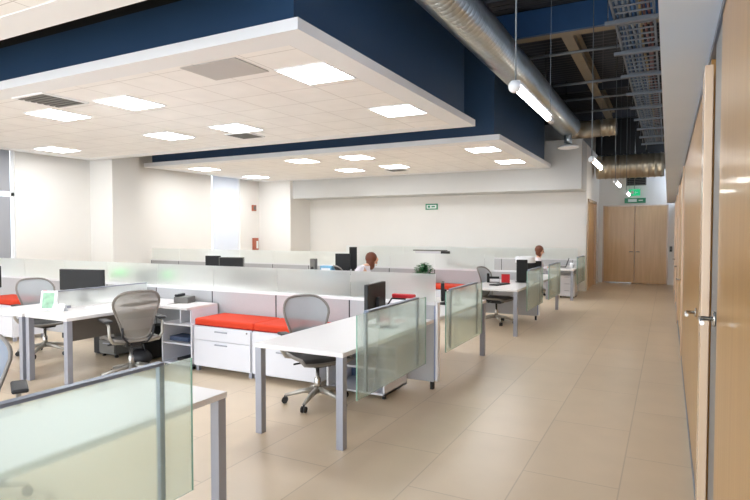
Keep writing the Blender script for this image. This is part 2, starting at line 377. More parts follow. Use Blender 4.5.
# ------------------------------------------------------------------ overhead structure above the corridor
def beam(x0, x1, y0, y1, z, h, m, label, wid=None):
    o = MB(); along_y = (y1 - y0) > (x1 - x0)
    if along_y:
        xm = (x0 + x1) / 2
        o.box(x0, x1, y0, y1, z, z + .015).box(x0, x1, y0, y1, z + h, z + h + .015).box(xm - .008, xm + .008, y0, y1, z, z + h)
    else:
        ym = (y0 + y1) / 2
        o.box(x0, x1, y0, y1, z, z + .015).box(x0, x1, y0, y1, z + h, z + h + .015).box(x0, x1, ym - .008, ym + .008, z, z + h)
    return struct(o.build('trim_%d' % label, m))
beam(-1.62, -1.44, 9.6, 18, 4.85, .3, 'beam', 20)
beam(-2.7, -.05, 9.35, 9.6, 4.8, .35, 'beam', 21)
struct(box('trim_22', 'bluebeam', (-2.85, -.05, 9.25, 9.33, 4.78, 5.19)))
struct(box('trim_24', 'black', (-2.1, -.05, YE - .03, YE, 3.55, 5.19)))
struct(box('trim_23', 'deck', (-2.85, -.05, 14.3, 14.4, 5.0, 5.19)))
pi = 0
for y, z, r in ((9.9, 4.62, .025), (12.3, 4.7, .03), (14.25, 4.8, .028), (15.3, 4.7, .03), (7.4, 4.7, .03)):
    tag(MB().tube([(-2.8, y, z), (-.1, y, z)], r).build('pipe', 'pipe'),
        ['thin grey pipe crossing just behind the blue steel beam', 'grey pipe crossing the dark deck, middle of the corridor ceiling', 'grey pipe crossing the dark deck near the second blue beam', 'grey pipe crossing the dark deck farthest down the corridor', 'grey pipe crossing in front of the blue steel beam'][pi], 'pipe', 'pipes crossing under the dark deck'); pi += 1
# spiral duct
def ribbed(mb, p0, p1, r, pitch, rib=.024, n=28):
    p0, p1 = Vector(p0), Vector(p1); L = (p1 - p0).length; k = int(L / pitch); pts, rs = [], []
    for i in range(k + 1):
        for t, dr in ((0, 0), (.35, 0), (.5, rib), (.65, 0)):
            s_ = (i + t) * pitch
            if s_ <= L: pts.append(p0 + (p1 - p0) * s_ / L); rs.append(r + dr)
    return mb.tube(pts, rs, n)
du = thing('spiral_duct', 'long ribbed galvanised round air duct running beside the navy bulkheads', 'air duct', (-2.2, 9, 4.22))
du_o = ribbed(MB(), (0, -11, 0), (0, 5.6, 0), .235, .11).build('duct_tube', 'galv', du)
df = MB().lathe([(.09, .0), (.09, -.28)], (0, 5.35, -.2)).build('duct_outlet', 'galv', du)
MB().lathe([(.12, 0), (.25, -.05), (.26, -.08), (.22, -.1), (.02, -.1)], (0, 5.35, -.46)).build('diffuser', 'fascia', df)
MB().tube([(0, 5.6, 0), (0, 5.95, 0), (.08, 6.25, .02), (.3, 6.5, .06), (.6, 6.55, .08)], .22, 24).build('elbow', 'duct_tan', du)
ribbed(MB(), (.6, 6.55, .08), (1.05, 6.55, .08), .21, .15).build('duct_branch', 'duct_tan', du)
for yy in (-5, -2.5, 0, 2.5, 5):
    MB().tube([(0, yy, .2), (0, yy, .98)], .006).build('hanger', 'chrome', du)
bd = thing('large_duct', 'large ribbed tan and silver duct crossing above the far corridor', 'air duct', (-.98, 17.6, 3.5))
ribbed(MB(), (-.9, 0, 0), (.9, 0, 0), .33, .16).build('duct_tube', 'duct_tan', bd)
for xx in (-.4, .4): MB().tube([(xx, 0, .4), (xx, 0, 1.5)], .012).build('hanger', 'chrome', bd)
# cable tray
ct = thing('cable_tray', 'long ladder cable tray packed with cables along the corridor ceiling', 'cable tray', (-.37, 0, 4.0))
for s_ in (-1, 1): box('side_rail', 'pipe', (s_ * .2 - .012, s_ * .2 + .012, 2, 17.0, 0, .06), ct)
for yy in [3.2 + 1.22 * k for k in range(12)]:
    box('strut', 'pipe', (-.3, .27, yy, yy + .06, -.05, -.01), ct)
    for s_ in (-.27, .25): MB().tube([(s_, yy + .03, -.04), (s_, yy + .03, 1.18)], .006, 5).build('rod', 'chrome', ct)
rg = MB()
for k in range(75): rg.box(-.2, .2, 2.1 + k * .2, 2.13 + k * .2, 0, .012)
rg.build('rungs', 'pipe', ct)
cabs = [('cable_blue', (-.17, -.13, -.06, .0)), ('cable_white', (-.15, -.1, -.03, .03)), ('cable_yellow', (.06,)), ('cable_red', (.11, .15))]
for m_, xs in cabs:
    cb = MB()
    for x in xs:
        pts = [(x + .012 * math.sin(yy * 1.9 + x * 40), yy, .035 + .01 * math.sin(yy * 2.7 + x * 77)) for yy in [2 + .3 * q for q in range(50)]]
        cb.tube(pts, .016, 6)
    cb.build('cable_bundle', m_, ct)
# pendant lamps
pd = thing('pendant_light', 'linear pendant lamp nearest in the corridor, glowing white tube on a long wire', 'pendant lamp', (-.98, 4.0, 2.65), group='linear pendants down the corridor')
MB().sphere((0, 0, .0), .045).build('end_cap', 'fascia', pd)
MB().lathe([(.022, .04), (.022, 1.25)], (0, 0, 0), axis='Y').build('tube', 'tube', pd)
MB().lathe([(.024, 1.25), (.024, 1.42)], (0, 0, 0), axis='Y').build('end_cap', 'fascia', pd)
box('housing', 'fascia', (-.03, .03, .02, 1.4, .028, .05), pd)
MB().tube([(0, .03, .04), (0, .03, 2.55)], .006, 6).build('wire', 'cable_white', pd)
MB().tube([(0, 1.35, .04), (0, 1.35, 2.55)], .002, 5).build('wire', 'pipe', pd)
dup(pd, 'second pendant lamp down the corridor, in front of the large duct', (-.98, 8.5, 2.65))
dup(pd, 'third pendant lamp down the corridor, just left of the exit sign', (-.98, 12.5, 2.65))
dup(pd, 'farthest pendant lamp down the corridor, small, beside the exit sign', (-.98, 15.9, 2.65))
dup(pd, 'pendant lamp overhead at the near end of the corridor', (-.98, -.8, 2.65))

# signs and wall boxes
es = thing('exit_sign', 'lit green exit sign hanging above the far double doors', 'exit sign', (-.94, 19.05, 2.84))
box('sign_face', 'exitgreen', (-.16, .16, -.02, .02, -.1, .1), es, .004)
MB().box(-.1, -.02, -.026, -.02, -.05, .05).box(.02, .03, -.026, -.02, -.03, .03).box(.04, .1, -.026, -.02, -.008, .008).build('pictogram', 'signwhite', es)
MB().tube([(0, 0, .1), (0, 0, 2.38)], .008).build('hanger', 'chrome', es)
s2 = thing('exit_sign', 'dark green and white exit sign board just above the far double doors', 'exit sign', (-.93, YE - .02, 2.6))
box('sign_face', 'exitdim', (-.3, .3, -.01, .015, -.08, .08), s2)
MB().box(-.2, .05, -.016, -.01, -.04, .05).box(.1, .22, -.016, -.01, -.01, .02).build('pictogram', 'signwhite', s2)
s3 = thing('exit_sign', 'small green framed exit sign high on the cream back wall', 'exit sign', (-6.48, YB - .02, 2.4))
box('sign_frame', 'exitdim', (-.2, .2, -.01, .015, -.09, .09), s3)
box('sign_face', 'signwhite', (-.16, .16, -.016, -.01, -.055, .055), s3)
MB().box(-.12, -.04, -.02, -.016, -.03, .03).box(0, .12, -.02, -.016, -.02, .02).build('lettering', 'exitdim', s3)
v2 = thing('wall_vent', 'dark louvred box vent on the end wall above the green exit sign', 'wall vent', (-.9, YE - .03, 3.2))
box('frame', 'greyplastic', (-.28, .28, -.02, .025, -.13, .13), v2, .004)
lv = MB()
for k in range(4): lv.box(-.25, .25, -.04, -.02, -.1 + k * .055, -.065 + k * .055)
lv.build('louvres', 'black', v2)
cr = thing('card_reader', 'small black card reader beside the far double doors', 'card reader', (.08, YE - .02, 1.1))
box('body', 'blackplastic', (-.035, .035, -.02, .02, -.08, .08), cr, .005)
box('keypad', 'greyplastic', (-.025, .025, -.024, -.02, -.03, .05), cr)
al = thing('alarm_box', 'small rust coloured alarm sounder high on the left wall', 'alarm box', (XL + .03, 14.7, 2.42))
box('body', 'alarm', (-.03, .03, -.09, .09, -.1, .1), al, .008)
box('grille', 'greyplastic', (.03, .036, -.05, .05, -.06, .06), al)
fe = thing('fire_call_point', 'rust and white fire call point box lower on the left wall, under the alarm sounder', 'call point', (XL + .04, 14.75, 1.22))
box('body', 'alarm', (-.04, .04, -.12, .12, -.2, .2), fe, .01)
box('front_plate', 'signwhite', (.04, .046, -.0, .09, -.15, .1), fe)

# ------------------------------------------------------------------ office chair
def outline(t, wt, wb, h):
    """closed outline of the backrest, t in 0..1; returns lateral, height"""
    a = 2 * math.pi * t; e = 2 / 3.4
    cx = math.copysign(abs(math.cos(a)) ** e, math.cos(a)); sz = math.copysign(abs(math.sin(a)) ** e, math.sin(a))
    z = (sz * .5 + .5); q = min(1, max(0, (z - .2) / .6)); wd = wb + (wt - wb) * q * q * (3 - 2 * q); return cx * wd / 2, z * h
def back_pt(u, v):
    """u lateral metres, v height 0..h ; back surface, chair faces +X"""
    h = .52; k = v / h
    x = -.235 - .07 * k - .05 * math.sin(k * math.pi) * -1 * .5 + .10 * (u / .25) ** 2 * (1 - .3 * k) - .03 * k * k
    return Vector((x, u, .47 + v))
def make_chair(name, label, meshm, framem='chairframe', loc=(0, 0, 0), rz=0, tilt=0):
    t = thing(name, label, 'office chair', loc, rz, 'mesh office chairs')
    H = .52; wt, wb = .50, .33
    # pellicle
    g = MB(); bm = g.bm; N = 40; cen = back_pt(0, H * .5)
    rings = []
    for s_ in (1, .8, .6, .4, .2):
        ring = []
        for i in range(N):
            u, v = outline(i / N, wt, wb, H); v = H * .5 + (v - H * .5) * s_; ring.append(bm.verts.new(back_pt(u * s_, v)))
        rings.append(ring)
    for a, b2 in zip(rings, rings[1:]):
        for i in range(N): bm.faces.new((a[i], a[(i + 1) % N], b2[(i + 1) % N], b2[i])).smooth = True
    c0 = bm.verts.new(cen)
    for i in range(N): bm.faces.new((rings[-1][i], rings[-1][(i + 1) % N], c0)).smooth = True
    bk = g.build('backrest', meshm, t)
    MB().tube([back_pt(*outline(i / N, wt, wb, H)) for i in range(N)], .013, 8, closed=True).build('back_frame', framem, bk)
    # lumbar pad
    MB().grid(lambda u, v: back_pt((u - .5) * .30, .10 + v * .12) + Vector((-.02, 0, 0)), 6, 3).build('lumbar_pad', framem, bk)
    sp = MB()
    for s_ in (-1, 1): sp.tube([(-.12, s_ * .05, .40), (-.24, s_ * .10, .43), (-.25, s_ * .155, .50), (-.262, s_ * .165, .60)], .013)
    sp.build('back_support', 'chairblack', t)
    # seat
    def sp_(u, v):
        x = -.23 + u * .46; y = (v - .5) * .5 * (1 - .12 * (1 - u)); e = abs(v - .5) * 2
        return Vector((x, y, .455 + .018 * e ** 3 - .03 * max(0, u - .8) / .2 - .01 * math.sin(u * math.pi)))
    MB().grid(sp_, 10, 10).build('seat', 'mesh_dark', t)
    ed = [sp_(i / 10, 0) for i in range(11)] + [sp_(1, j / 10) for j in range(1, 11)] + [sp_(1 - i / 10, 1) for i in range(1, 11)] + [sp_(0, 1 - j / 10) for j in range(1, 10)]
    MB().tube([p - Vector((0, 0, .008)) for p in ed], .017, 8, closed=True).build('seat_frame', framem, t)
    # tilt mechanism and column
    MB().box(-.14, .12, -.09, .09, .36, .42, .015).box(-.18, -.08, -.05, .05, .38, .43, .01).tube([(.02, .09, .39), (.02, .24, .385)], .009).tube([(-.06, -.09, .39), (-.06, -.22, .385)], .009).build('tilt_mechanism', 'chairblack', t)
    MB().lathe([(.03, .1), (.03, .24), (.018, .25), (.018, .37)]).build('column', 'chrome', t)
    # arms
    for s_ in (-1, 1):
        a = MB().tube([(-.16, s_ * .12, .42), (-.19, s_ * .24, .44), (-.2, s_ * .275, .50), (-.19, s_ * .28, .62), (-.12, s_ * .28, .655)], [.018, .018, .017, .015, .013]).build('armrest', 'alu', t)
        MB().box(-.2, .07, s_ * .28 - .045, s_ * .28 + .045, .655, .68, .011).build('arm_pad', 'chairblack', a)
    # base
    for k in range(5):
        a = 2 * math.pi * k / 5 + .35; c, s_ = math.cos(a), math.sin(a)
        l = MB().tube([(c * .02, s_ * .02, .13), (c * .15, s_ * .15, .115), (c * .31, s_ * .31, .075)], [.03, .024, .015]).build('base_leg', 'alu', t)
        cs = MB(); px, py = c * .31, s_ * .31
        for q in (-.014, .014):
            ox, oy = -s_ * q, c * q
            cs.tube([(px + ox * .4, py + oy * .4, .03), (px + ox * 1.7, py + oy * 1.7, .03)], .029, 14)
        cs.tube([(px, py, .03), (px, py, .075)], .008)
        cs.build('caster', 'blackplastic', l)
    return t
ch = {}
ch['L'] = make_chair('office_chair', 'taupe mesh office chair at the left white desk, in front of the open low shelf', 'mesh_taupe', loc=(-5.28, 4.22, 0), rz=R(158))
ch['B'] = make_chair('office_chair', 'pale grey mesh office chair at the middle white desk beside the orange cushion', 'mesh_grey', loc=(-2.92, 4.4, 0), rz=R(-28))
ch['F'] = make_chair('office_chair', 'blue grey mesh office chair cut off by the left edge behind the front desk', 'mesh_blue', loc=(-3.6, 1.73, 0), rz=R(-28))
def chair(src, label, x, y, rz):
    return dup(ch[src], label, (x, y, 0), R(rz))
chair('B', 'pale mesh office chair behind the black framed monitor at the far left desk', -7.3, 4.5, -5)
ch['D'] = make_chair('office_chair', 'dark mesh office chair turned sideways behind the middle glass screen', 'mesh_dark', loc=(-3.3, 6.4, 0), rz=R(-10))
chair('B', 'light grey mesh office chair at the second row corridor desk', -2.68, 9.75, -8)
chair('D', 'dark mesh office chair showing only its top above the long partition glass, left part', -6.2, 7.2, -60)
chair('D', 'black office chair that the auburn haired person sits on', -3.04, 14.4, 5)
chair('D', 'office chair that the bent over brown haired person sits on', -5.3, 9.15, 48)

# ------------------------------------------------------------------ desks
def desk(label, x0, x1, y0, y1, legs, screen=None, group='white desks'):
    t = thing('desk', label, 'desk', ((x0 + x1) / 2, (y0 + y1) / 2, 0), group=group)
    cx, cy = (x0 + x1) / 2, (y0 + y1) / 2; a, b = (x1 - x0) / 2, (y1 - y0) / 2
    box('desktop', 'laminate', (-a, a, -b, b, .695, .73), t, .003)
    for sx_, sy_ in legs:
        X = sx_ * (a - .035); Y = sy_ * (b - .035)
        box('leg', 'silver', (X - .03, X + .03, Y - .03, Y + .03, .0, .70), t, .003)
    box('crossbar', 'silver', (-.03, .03, -b + .3, b - .3, .65, .695), t)
    return t
def glass_screen(label, x, y0, y1, z0=.36, z1=1.0, trim=True):
    t = thing('glass_screen', label, 'glass screen', (x, (y0 + y1) / 2, z0), group='green glass side screens along the corridor')
    b = (y1 - y0) / 2; h = z1 - z0
    g = box('glass_sheet', 'glass', (-.005, .005, -b, b, 0, h), t)
    for s_ in (-1, 1): box('post', 'slate', (-.03, -.008, s_ * (b - .17) - .014, s_ * (b - .17) + .014, .02, h), t)
    box('top_trim', 'slate', (-.032, .008, -b + .17, b - .17, h, h + .014), t)
    for s_ in (-1, 1):
        box('polished_edge', 'glass_edge', (-.005, .005, min(s_ * b, s_ * (b + .003)), max(s_ * b, s_ * (b + .003)), 0, h), t)
    return t
XA, XB = -2.93, -2.1
near = ((-1, -1), (1, -1)); far = ((-1, 1), (1, 1))
desk('white desk in the foreground seen through the frosted glass', XA, -2.17, .5, 2.36, ((1, 1), (1, -1), (-1, -1)))
desk('white desk in the middle with the dark edge-on monitor on it', XA, XB, 3.5, 5.30, near)
desk('white desk just behind the middle partition, hidden behind the second glass screen', XA, XB, 5.40, 7.15, far)
desk('white corridor desk of the second row with a keyboard and red box on it', XA + .05, XB + .06, 8.62, 10.4, near)
desk('white corridor desk behind the second partition, in front of the auburn haired person', XA + .1, XB + .1, 10.5, 12.1, far)
desk('farthest white corridor desk, where the auburn haired person works', -2.6, XB + .14, 13.8, 15.5, near)
GX = -2.04
glass_screen('green frosted glass screen across the foreground desk at the bottom left', GX, .64, 1.97, .36, 1.01)
glass_screen('green frosted glass screen on the middle desk, largest whole one', GX, 3.6, 4.93)
glass_screen('green frosted glass screen second along the corridor, in front of the hidden desk', GX, 5.48, 6.75)
glass_screen('green frosted glass screen on the desk with the red box, third along the corridor', GX + .07, 8.95, 10.2)
glass_screen('green frosted glass screen in front of the person in white', GX + .09, 10.65, 11.9)
glass_screen('farthest small green glass screen by the back wall corner', GX + .12, 14.1, 15.45)
dl = desk('white desk at the left with the taupe chair, papers and a framed print', -6.2, -5.47, 3.6, 5.30, near)
dm = desk('white desk at the far left edge, butting against the desk with the framed print', -6.92, -6.22, 3.58, 5.30, near)
desk('white desk behind the long partition at the left, mostly hidden by frosted glass', -6.86, -5.45, 5.42, 7.1, far)
desk('white desk in the second row, hidden below the frosted glass near the brown haired person', -6.5, -5.58, 8.7, 10.4, near)
desk('white desk of the third row, hidden below the far partition glass', -5.64, -4.9, 13.9, 15.4, near)
desk('white desk under the larger green lamp, hidden behind the long partition', -7.9, -6.9, 5.42, 7.1, far)
desk('white desk in the second row far left, hidden below the frosted glass', -9.4, -7.4, 8.2, 9.2, near)

# desk divider on left desks
t = thing('desk_divider', 'low frosted glass divider with a silver rail between the two left desks', 'desk divider', (-6.21, 4.6, .73))
box('glass_sheet', 'glass_top', (-.006, .006, -.62, .62, .01, .2), t)
box('top_rail', 'silver', (-.012, .012, -.62, .62, .2, .215), t)
box('lower_panel', mat('taupe_fabric', (120, 112, 104), .9, noise=.05, scale=60), (-.006, .006, -.55, .62, -.40, -.002), t)
for yy in (-.5, .5): box('clamp', 'silver', (-.02, .02, yy - .03, yy + .03, 0, .03), t)

# ------------------------------------------------------------------ partitions
def partition(label, x0, x1, y, step=1.01, gend=0):
    t = thing('partition', label, 'partition', (x1, y, 0), group='panel partitions with glass tops')
    L = x1 - x0; n = int(round(L / step)); st = L / n
    for k in range(n):
        a, b = -L + k * st, -L + (k + 1) * st
        box('panel', 'panel', (a + .008, b - .008, -.03, .03, .08, .87), t, .004)
        box('glass_top', 'glass_top', (a + .004, min(b - .004, -gend), -.005, .005, .9, 1.19), t)
        box('seam_strip', 'chairblack', (a - .007, a + .007, -.028, .028, .08, .87), t)
        box('foot', 'blackplastic', (b - .05, b - .02, -.025, .025, 0, .08), t)
    box('top_rail', 'fascia', (-L, 0, -.035, .035, .87, .90), t)
    box('end_panel', 'panelblue', (-.006, .01, -.03, .03, .1, .86), t)
    box('end_cap', 'fascia', (.01, .035, -.035, .035, .09, .9), t, .004)
    return t
partition('long grey partition with frosted glass top behind the orange cushion', -12.2, -2.1, 5.35)
partition('second row partition with frosted glass top behind the green plant', -12.2, -2.1, 10.45, gend=.82)
partition('farthest partition with frosted glass top near the back wall', -9.2, -2.1, 15.55)

# ------------------------------------------------------------------ credenzas, shelves, cushions
def credenza(label, x, y, wid=.85):
    t = thing('credenza', label, 'storage cabinet', (x, y, 0), group='white two drawer cabinets')
    a = wid / 2
    MB().box(-a, a, -.24, .25, .06, .53).build('body', 'cabwhite', t)
    for z0, z1 in ((.375, .52), (.07, .37)):
        dr = box('drawer', 'cabwhite', (-a + .004, a - .004, -.26, -.24, z0, z1), t, .003)
        zz = z1 - .035
        MB().box(-.09, .09, -.275, -.26, zz - .01, zz + .004, .002).build('handle', 'silver', dr)
    lk = MB().lathe([(.01, 0), (.01, -.006)], (a - .05, -.26, .5), axis='Y', n=10).build('lock', 'greyplastic', t)
    for sx_ in (-a + .03, a - .03):
        box('foot', 'silver', (sx_ - .02, sx_ + .02, -.23, -.19, 0, .06), t)
        box('foot', 'silver', (sx_ - .02, sx_ + .02, .19, .23, 0, .06), t)
    return t
def cushion(label, x0, x1, y):
    t = thing('seat_cushion', label, 'seat cushion', ((x0 + x1) / 2, y, .53), group='orange bench cushions')
    a = (x1 - x0) / 2
    t_ = MB().box(-a, a, -.25, .25, .0, .085, .022).build('pad', 'orange', t)
    MB().tube([(-a + .01, -.245, .012), (a - .01, -.245, .012), (a - .01, .245, .012), (-a + .01, .245, .012)], .008, 6, closed=True).build('piping', 'redpipe', t_)
    return t
credenza('white two drawer cabinet under the left part of the orange cushion', -4.47, 5.03)
credenza('white two drawer cabinet under the right part of the orange cushion, behind the grey chair', -3.6, 5.03)
cushion('long orange red bench cushion on the white cabinets, left half', -4.9, -4.02, 5.04)
cushion('orange red bench cushion right half, partly behind the grey chair', -4.015, -3.14, 5.04)
credenza('white cabinet of the second row under the left end of its orange cushion', -4.38, 10.13)
credenza('white cabinet of the second row under the right end of its orange cushion', -3.52, 10.13)
cushion('orange red cushion of the second row, left one', -4.8, -3.93, 10.14)
cushion('orange red cushion of the second row, right one beside the pale chair', -3.92, -3.1, 10.14)
credenza('white cabinet at the far left edge behind the pale chair', -8.95, 5.03)
cushion('orange red cushion at the far left edge of the picture', -9.4, -8.5, 5.04)
def low_shelf(label, x, y, wid, riser=True):
    t = thing('low_shelf', label, 'open shelf', (x, y, 0), group='open low shelves')
    a = wid / 2
    MB().box(-a, a, -.27, .24, .51, .53, .002).box(-a, -a + .02, -.27, .24, .04, .51).box(a - .02, a, -.27, .24, .04, .51).box(-a, a, -.27, .24, .04, .06).box(-a + .02, a - .02, -.26, .24, .28, .30).build('carcass', 'cabwhite', t)
    box('back_panel', 'recess', (-a + .02, a - .02, .2, .22, .06, .51), t)
    for sx_ in (-a + .03, a - .03): box('foot', 'blackplastic', (sx_ - .015, sx_ + .015, -.24, -.2, 0, .04), t)
    if riser:
        MB().box(-a, a - .08, -.27, .24, .70, .73, .002).build('raised_top', 'laminate', t)
        MB().box(a - .1, a - .08, -.2, .24, .53, .70).box(-.02, .0, -.2, .24, .53, .70).build('riser', 'cabwhite', t)
    return t
low_shelf('white open low shelf with dark blue inside, left of the orange cushion', -5.16, 5.03, .5)
low_shelf('white open low shelf under the right desk behind the glass screen', -2.72, 5.03, .66, False)

def books(label, x, y, z, wid, h, m_, rz=0):
    o = box('document_binder', m_, (-wid / 2, wid / 2, -.1, .1, 0, h), None, .004); o.location = (x, y, z); o.rotation_euler.z = rz
    return tag(o, label, 'binder')
books('dark binder lying on the upper level of the left open shelf', -5.22, 4.95, .305, .3, .05, 'recess')
books('dark binder lying on the lower level of the left open shelf', -5.1, 4.95, .065, .3, .035, 'blackplastic')
books('dark papers box under the raised top of the left open shelf', -5.085, 5.05, .531, .09, .1, 'greyplastic')

# ------------------------------------------------------------------ desk equipment
def monitor(label, x, y, z, rz, wid=.5, h=.3, back='blackplastic', up=.12):
    """screen faces local -Y"""
    t = thing('monitor', label, 'monitor', (x, y, z), rz, 'computer monitors')
    box('screen_panel', back, (-wid / 2, wid / 2, -.02, .02, up, up + h), t, .006)
    box('display', 'screen', (-wid / 2 + .015, wid / 2 - .015, -.023, -.02, up + .02, up + h - .015), t)
    MB().box(-.03, .03, .02, .05, .02, up + h * .6, .005).build('stand', 'blackplastic', t)
    MB().lathe([(.11, 0), (.11, .008), (.03, .022)], (0, .03, 0), n=20).build('stand_foot', 'blackplastic', t)
    return t
monitor('wide black monitor on the far left desk, standing above the frosted divider', -6.66, 4.6, .73, R(14), .66, .27, up=.14)
monitor('black monitor seen nearly edge-on on the middle desk', -2.44, 4.66, .73, R(275), .44, .33, up=.08)
monitor('dark tilted monitor seen edge-on just behind the white end post of the long partition', -2.46, 6.5, .73, R(290), .3, .22, up=.05)
monitor('grey brown monitor behind the long partition, right of the green lamp', -7.25, 6.1, .73, R(20), .34, .24, 'greyplastic', up=.06)
monitor('black monitor cut off by the left edge of the picture', -8.42, 4.35, .73, R(20), .5, .3)
monitor('small black monitor above the long partition glass, left of its grey neighbour', -8.35, 8.7, .73, R(15), .34, .24, up=.16)
monitor('grey faced monitor above the long partition glass, below the blinds window', -7.85, 8.7, .73, R(15), .55, .22, 'greyplastic', up=.16)
monitor('black monitor left of the bent over brown haired person', -5.76, 9.6, .73, R(20), .3, .34, up=.12)
monitor('tall narrow black monitor right behind the bent over person', -5.78, 10.05, .73, R(30), .16, .46, up=.12)
monitor('tall black monitor on the corridor desk right of the red box', -2.28, 9.95, .73, R(20), .19, .38, up=.02)
monitor('wide low black monitor left of the person in white, seen from behind', -2.36, 11.2, .73, R(15), .34, .22, up=.1)
monitor('small dark monitor at the right end of the white shelf high behind the plant', -5.34, 14.3, .73, R(20), .25, .13, up=.24)

# task lamp with red head
t = thing('task_lamp', 'black jointed task lamp with a red head on the middle desk', 'desk lamp', (-2.52, 5.0, .73))
MB().lathe([(.07, 0), (.07, .02), (.02, .03)]).build('base', 'red', t)
MB().tube([(0, 0, .03), (.02, -.0, .13), (.09, .0, .23), (.24, 0, .23)], .009).build('arm', 'blackplastic', t)
MB().box(.1, .34, -.03, .03, .24, .28, .01).build('head', 'red', t)
# green lamps
for (x, y, s_, l) in ((-7.55, 5.85, 1, 'larger pale green lamp shade glowing behind the left partition'), (-6.55, 5.9, .75, 'smaller pale green lamp shade behind the left partition, right of the grey monitor')):
    t = thing('green_lamp', l, 'desk lamp', (x, y, .73), group='green desk lamps')
    MB().lathe([(.06 * s_, 0), (.06 * s_, .02), (.01, .03), (.01, .2)], n=16).build('base', 'chrome', t)
    MB().lathe([(.10 * s_, .2), (.10 * s_, .25), (.07 * s_, .31), (.02, .33)], n=18).build('lamp_shade', 'green', t)
# bottle, frame, papers, keyboard
t = thing('bottle', 'small black bottle behind the framed print on the left desk', 'bottle', (-6.44, 3.98, .73))
MB().lathe([(.04, 0), (.045, .01), (.045, .1), (.02, .14), (.016, .19)], n=16).build('body', 'blackplastic', t)
MB().lathe([(.019, .19), (.019, .21)], n=12).build('cap', 'redpipe', t)
t = thing('photo_frame', 'white framed green print leaning on the left desk', 'photo frame', (-6.22, 3.87, .73), R(28))
fm = MB().box(-.09, .09, -.01, .01, 0, .225, .003); pf = fm.build('frame', 'paper', t); pf.rotation_euler.x = R(-12)
pr = MB().box(-.065, .065, -.013, -.01, .025, .2).build('print', mat('green_white_print', (150, 190, 160), .5, noise=.5, scale=18), t); pr.rotation_euler.x = R(-12)
MB().box(-.01, .01, .03, .04, 0, .14).build('easel_back', 'greyplastic', t)
t = thing('folded_card', 'white folded card standing in front of the framed print', 'card', (-6.02, 3.88, .73), R(25))
MB().tube([(-.07, -.0, .085), (.07, 0, .085)], .002, 5).build('fold', 'paper', t)
MB().grid(lambda u, v: Vector((-.07 + u * .14, -.05 * (1 - v), .085 * v)), 1, 1).build('front_leaf', 'paper', t)
MB().grid(lambda u, v: Vector((-.07 + u * .14, .05 * (1 - v), .085 * v)), 1, 1).build('back_leaf', 'paper', t)
o = box('paper_sheet', 'paper', (-.15, .15, -.1, .1, 0, .004)); o.location = (-5.88, 4.3, .731); o.rotation_euler.z = R(15); tag(o, 'loose white paper sheet between the folded card and the keyboard', 'paper')
def keyboard(label, x, y, z, rz, wid=.44, d=.15):
    t = thing('keyboard', label, 'keyboard', (x, y, z), rz, 'keyboards')
    b_ = box('base', 'blackplastic', (-wid / 2, wid / 2, -d / 2, d / 2, 0, .018), t, .004)
    k = MB()
    for i in range(14):
        for j in range(5): k.box(-wid / 2 + .012 + i * (wid - .024) / 14, -wid / 2 + .008 + (i + 1) * (wid - .024) / 14, -d / 2 + .012 + j * .026, -d / 2 + .034 + j * .026, .018, .024)
    k.build('keys', 'chairblack', t); return t
keyboard('dark keyboard on the left desk beside the taupe chair', -5.75, 4.72, .73, R(100), .46, .17)
keyboard('dark keyboard on the corridor desk in front of the red box', -2.5, 9.3, .73, R(75))
for (x, y, l) in ((-5.4, 5.12, 'grey desk phone base behind the taupe chair back'),):
    t = thing('desk_phone', l, 'desk phone', (x, y, .73), R(15))
    MB().box(-.1, .1, -.09, .09, 0, .08, .01).build('base', 'greyplastic', t)
    MB().box(-.09, -.04, -.09, .09, .08, .11, .01).build('handset', 'chairblack', t)
t = thing('cup', 'small white cup in front of the grey brown monitor behind the partition', 'cup', (-6.9, 5.75, .73))
MB().lathe([(.03, 0), (.04, .1), (.036, .1), (.028, .01)], n=16).build('body', 'paper', t)
MB().tube([(.037, 0, .08), (.065, 0, .07), (.06, 0, .04), (.034, 0, .03)], .005).build('handle', 'paper', t)
# items above the second row
t = thing('tissue_box', 'light blue box above the partition glass left of the black monitor', 'box', (-5.8, 9.1, .73))
MB().box(-.13, .13, -.07, .07, 0, .24, .005).build('body', 'bluebox', t)
MB().box(-.1, .1, -.072, -.07, .15, .2).build('white_label', 'paper', t)
t = thing('speaker', 'small dark grey speaker left of the light blue box', 'speaker', (-6.02, 8.95, .73))
MB().box(-.055, .055, -.05, .05, 0, .38, .006).build('body', 'greyplastic', t)
MB().lathe([(.03, -.05), (.03, -.056)], (0, 0, .2), axis='Y').build('cone', 'blackplastic', t)
t = thing('laptop', 'small open dark laptop right of the bent over person', 'laptop', (-4.15, 9.95, .62), R(20))
MB().box(-.17, .17, -.12, .12, 0, .015, .003).build('base', 'greyplastic', t)
l_ = MB().box(-.17, .17, -.005, .005, 0, .22, .003).build('lid', 'greyplastic', t); l_.location = (0, .12, .0); l_.rotation_euler.x = R(-25)
t = thing('white_shelf', 'thin dark topped white wall shelf ledge high behind the plant', 'shelf', (-6.1, 15.2, .95))
MB().box(-.55, .45, -.1, .1, .12, .15).build('board', 'greyplastic', t)
MB().box(-.5, .4, -.05, .08, -.95, .12).build('support', 'cabwhite', t)
t = thing('red_box', 'dark red box on the second row corridor desk', 'box', (-2.52, 9.75, .73), R(20))
MB().box(-.07, .07, -.05, .05, 0, .14, .005).build('carton', 'red', t)
MB().box(-.07, .07, -.052, .052, .14, .148, .002).build('lid', 'redpipe', t)
t = thing('document_tray', 'black and white document holder left of the red box', 'document holder', (-2.72, 9.72, .73), R(20))
MB().box(-.12, -.08, -.06, .06, 0, .16, .004).box(-.12, .1, .04, .06, 0, .1, .004).box(-.12, .1, -.06, .06, 0, .01).build('tray', 'blackplastic', t)
MB().box(-.07, .09, -.03, .03, .012, .06).build('papers', 'paper', t)
